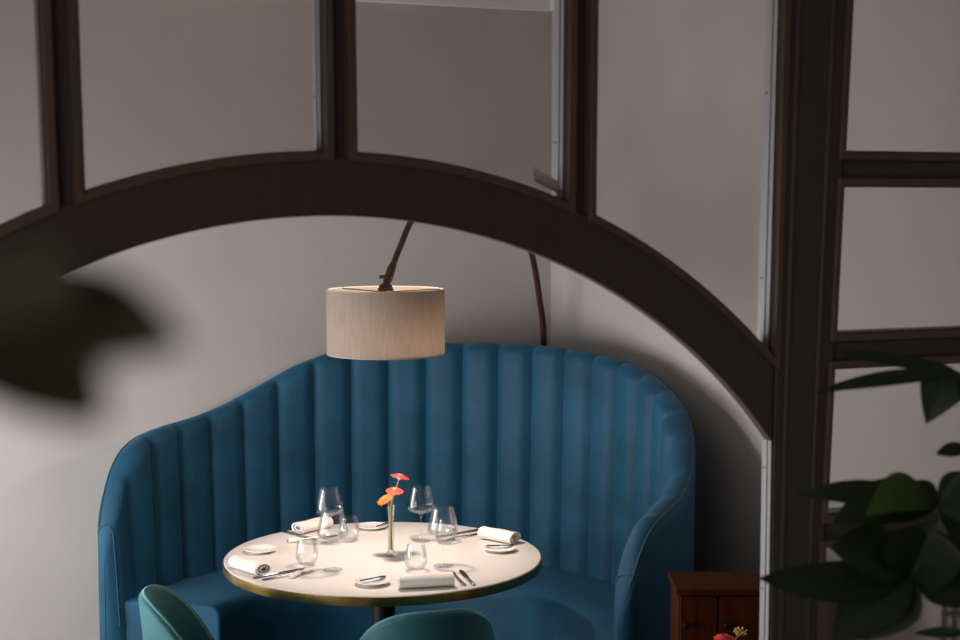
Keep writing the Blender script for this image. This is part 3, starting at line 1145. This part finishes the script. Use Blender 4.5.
spec = [('a', (813, 393), 13, 0.008, 0), ('a', (832, 352), 12, 0.004, 0), ('a', (926, 424), 40, 0.03, 0), ('a', (1010, 340), 40, 0.0, 0), ('a', (1040, 400), 40, 0.0, 0), ('a', (1000, 440), 36, 0.02, 0),
        ('d', (936, 454), 12, 0.0, 0), ('d', (1030, 470), 36, 0.0, 0), ('d', (1020, 420), 30, 0.0, 0),
        ('c', (796, 495), 22, 0.012, 0), ('c', (866, 516), 34, 0.03, 1), ('c', (905, 484), 26, 0.0, 0), ('c', (832, 523), 38, 0.02, 0), ('c', (1010, 500), 44, 0.01, 0),
        ('c', (990, 545), 46, 0.01, 0), ('c', (985, 478), 36, 0.0, 0),
        ('b', (758, 578), 34, -0.012, 0), ('b', (832, 645), 46, 0.012, 0), ('b', (862, 640), 52, 0.01, 0), ('b', (830, 548), 44, 0.015, 0), ('b', (985, 605), 42, 0.01, 0),
        ('b', (965, 560), 46, 0.01, 0), ('b', (895, 530), 40, 0.01, 0), ('b', (940, 520), 44, 0.0, 0),
        ('e', (914, 633), 9, 0.0, 0), ('e', (1020, 600), 36, 0.0, 0), ('e', (1000, 690), 40, 0.0, 0),
        ('f', (905, 548), 44, 0.01, 0), ('f', (940, 500), 40, 0.0, 0), ('f', (960, 605), 40, 0.0, 0), ('f', (1040, 560), 44, 0.0, 0)]
rnd = random.Random(11)
for k, tip, wd, dr, br in spec:
    b = nodes[k]
    dy = rnd.uniform(-0.05, 0.04) - (0.03 if k == 'b' else 0)
    if br:
        dy = -0.07
    tp = at(tip[0], tip[1], b.y + dy)
    leaf(lb if br else lf, b, tp, wd / PXM * 1.3, V((rnd.uniform(-0.25, 0.25), -0.85, 0.55)), dr)
fo = lf.build('foliage', M['leaf'], pr, PB)
lb.build('fresh_leaf', M['leafb'], fo, PB)

# the plant right beside the camera at the left; only two leaf tips reach into the picture
QB = V((-0.30, 0.42, 0))
ql = empty('potted_plant', QB, 'plant with olive leaves very close at the left, out of focus', 'plant')
MB().lathe([(0.09, 0.0), (0.095, 0.004), (0.12, 0.24), (0.125, 0.26), (0.112, 0.26), (0.108, 0.22), (0.08, 0.21)], 36, QB).build('pot', M['pot'], ql, QB)
MB().lathe([(0.09, 0.2), (0.109, 0.226), (0.07, 0.234), (0.01, 0.238)], 28, QB).build('soil', M['soil'], ql, QB)
qs = MB()
tk = crom([QB + V((0, 0, 0.21)), QB + V((0.01, 0, 0.9)), QB + V((-0.01, 0, 1.5)), QB + V((0.02, -0.01, 1.97)), QB + V((0.10, -0.04, 2.035))], 7)
qs.tube(tk, [0.011 - 0.008 * i / (len(tk) - 1) for i in range(len(tk))], 10)
qs.build('trunk', M['bark'], ql, QB)
qf = MB()
nb_ = at(-60, 285, 0.37)
qs2 = tk[-1]
for tip, wd, yy in (((185, 345), 130, 0.31), ((105, 425), 130, 0.305), ((30, 390), 120, 0.32), ((80, 300), 120, 0.315), ((-200, 380), 90, 0.38), ((-190, 180), 90, 0.4)):
    leaf(qf, nb_ if tip[0] > -100 else qs2, at(tip[0], tip[1], yy), wd * yy / 1500, V((0.2, -0.9, 0.4)), 0.0, 0.1, peak=0.55)
for k in range(7):
    b = tk[14 + 2 * k]
    a = 2.4 * k
    leaf(qf, b, b + V((-abs(math.cos(a)) * 0.10 - 0.02, math.sin(a) * 0.1, 0.03)), 0.045, V((0, 0, 1)), 0.01)
qf.tube([qs2, nb_], 0.002, 8)
qf.build('foliage', M['olive'], ql, QB)

# dark open lattice stand at the right edge, behind the partition's glass
XL = at(944, 601, 4.2)
lat = empty('lattice_stand', V((XL.x, 4.2, 0)), 'dark slatted open stand at the right edge, low behind the leaves', 'stand')
lo = lat.location.copy()
for k in range(5):
    MB().box((XL.x + k * 0.030, 4.2, 0.0), (XL.x + 0.012 + k * 0.030, 4.214, XL.z)).build('slat', M['plinth'], lat, lo, smooth=False)
for z in (0.12, 0.5, XL.z - 0.11, XL.z - 0.05):
    MB().box((XL.x, 4.2145, z), (XL.x + 0.132, 4.226, z + 0.014)).build('crossbar', M['plinth'], lat, lo, smooth=False)

# ------------------------------------------------------------------ light
wd = bpy.data.worlds.new('world')
sc.world = wd
wd.use_nodes = True
bg = wd.node_tree.nodes['Background']
bg.inputs['Color'].default_value = (1.0, 0.96, 0.92, 1)
bg.inputs['Strength'].default_value = 0.025

# daylight at the window in the left wall
ad = bpy.data.lights.new('daylight', 'AREA')
ad.shape = 'RECTANGLE'
ad.size, ad.size_y = W1 - W0, WZ1 - WZ0
ad.energy = 106
ad.color = (0.98, 0.98, 1.0)
al = bpy.data.objects.new('daylight', ad)
COL.objects.link(al)
al.matrix_world = Matrix.Translation(ROT @ V((LW - 0.015, (W0 + W1) / 2, (WZ0 + WZ1) / 2))) @ (u * 1).to_track_quat('-Z', 'Y').to_matrix().to_4x4()

ad2 = bpy.data.lights.new('front_fill', 'AREA')  # weak fill added to brighten the wood beads, set in the unseen window
ad2.shape = 'RECTANGLE'
ad2.size, ad2.size_y = V1 - V0, VZ1 - VZ0
ad2.energy = 15
ad2.color = (1.0, 0.95, 0.88)
al2 = bpy.data.objects.new('front_fill', ad2)
COL.objects.link(al2)
al2.matrix_world = Matrix.Translation(ROT @ V((LW - 0.16, (V0 + V1) / 2, (VZ0 + VZ1) / 2))) @ (u * 1).to_track_quat('-Z', 'Y').to_matrix().to_4x4()

# the lamp's own bulb
pd = bpy.data.lights.new('lamp_bulb', 'POINT')
pd.energy = 17
pd.color = (1.0, 0.83, 0.69)
pd.shadow_soft_size = 0.035
po = bpy.data.objects.new('lamp_bulb', pd)
COL.objects.link(po)
po.location = BUL + V((0, 0, -0.045))

# the reflector bulb throws most of its light down on the table
sd = bpy.data.lights.new('lamp_downlight', 'SPOT')
sd.energy = 20
sd.color = (1.0, 0.86, 0.74)
sd.spot_size = R(80)
sd.spot_blend = 0.35
sd.shadow_soft_size = 0.045
sl_ = bpy.data.objects.new('lamp_downlight', sd)
COL.objects.link(sl_)
sl_.location = V((LH.x, LH.y - 0.01, 1.525))

vs_ = sc.view_settings
vs_.view_transform = 'Standard'
vs_.look = 'None'
vs_.exposure = 0.0
vs_.gamma = 1.0
vs_.use_curve_mapping = False
sc.cycles.max_bounces = 10
sc.cycles.transparent_max_bounces = 24
sc.cycles.use_denoising = True
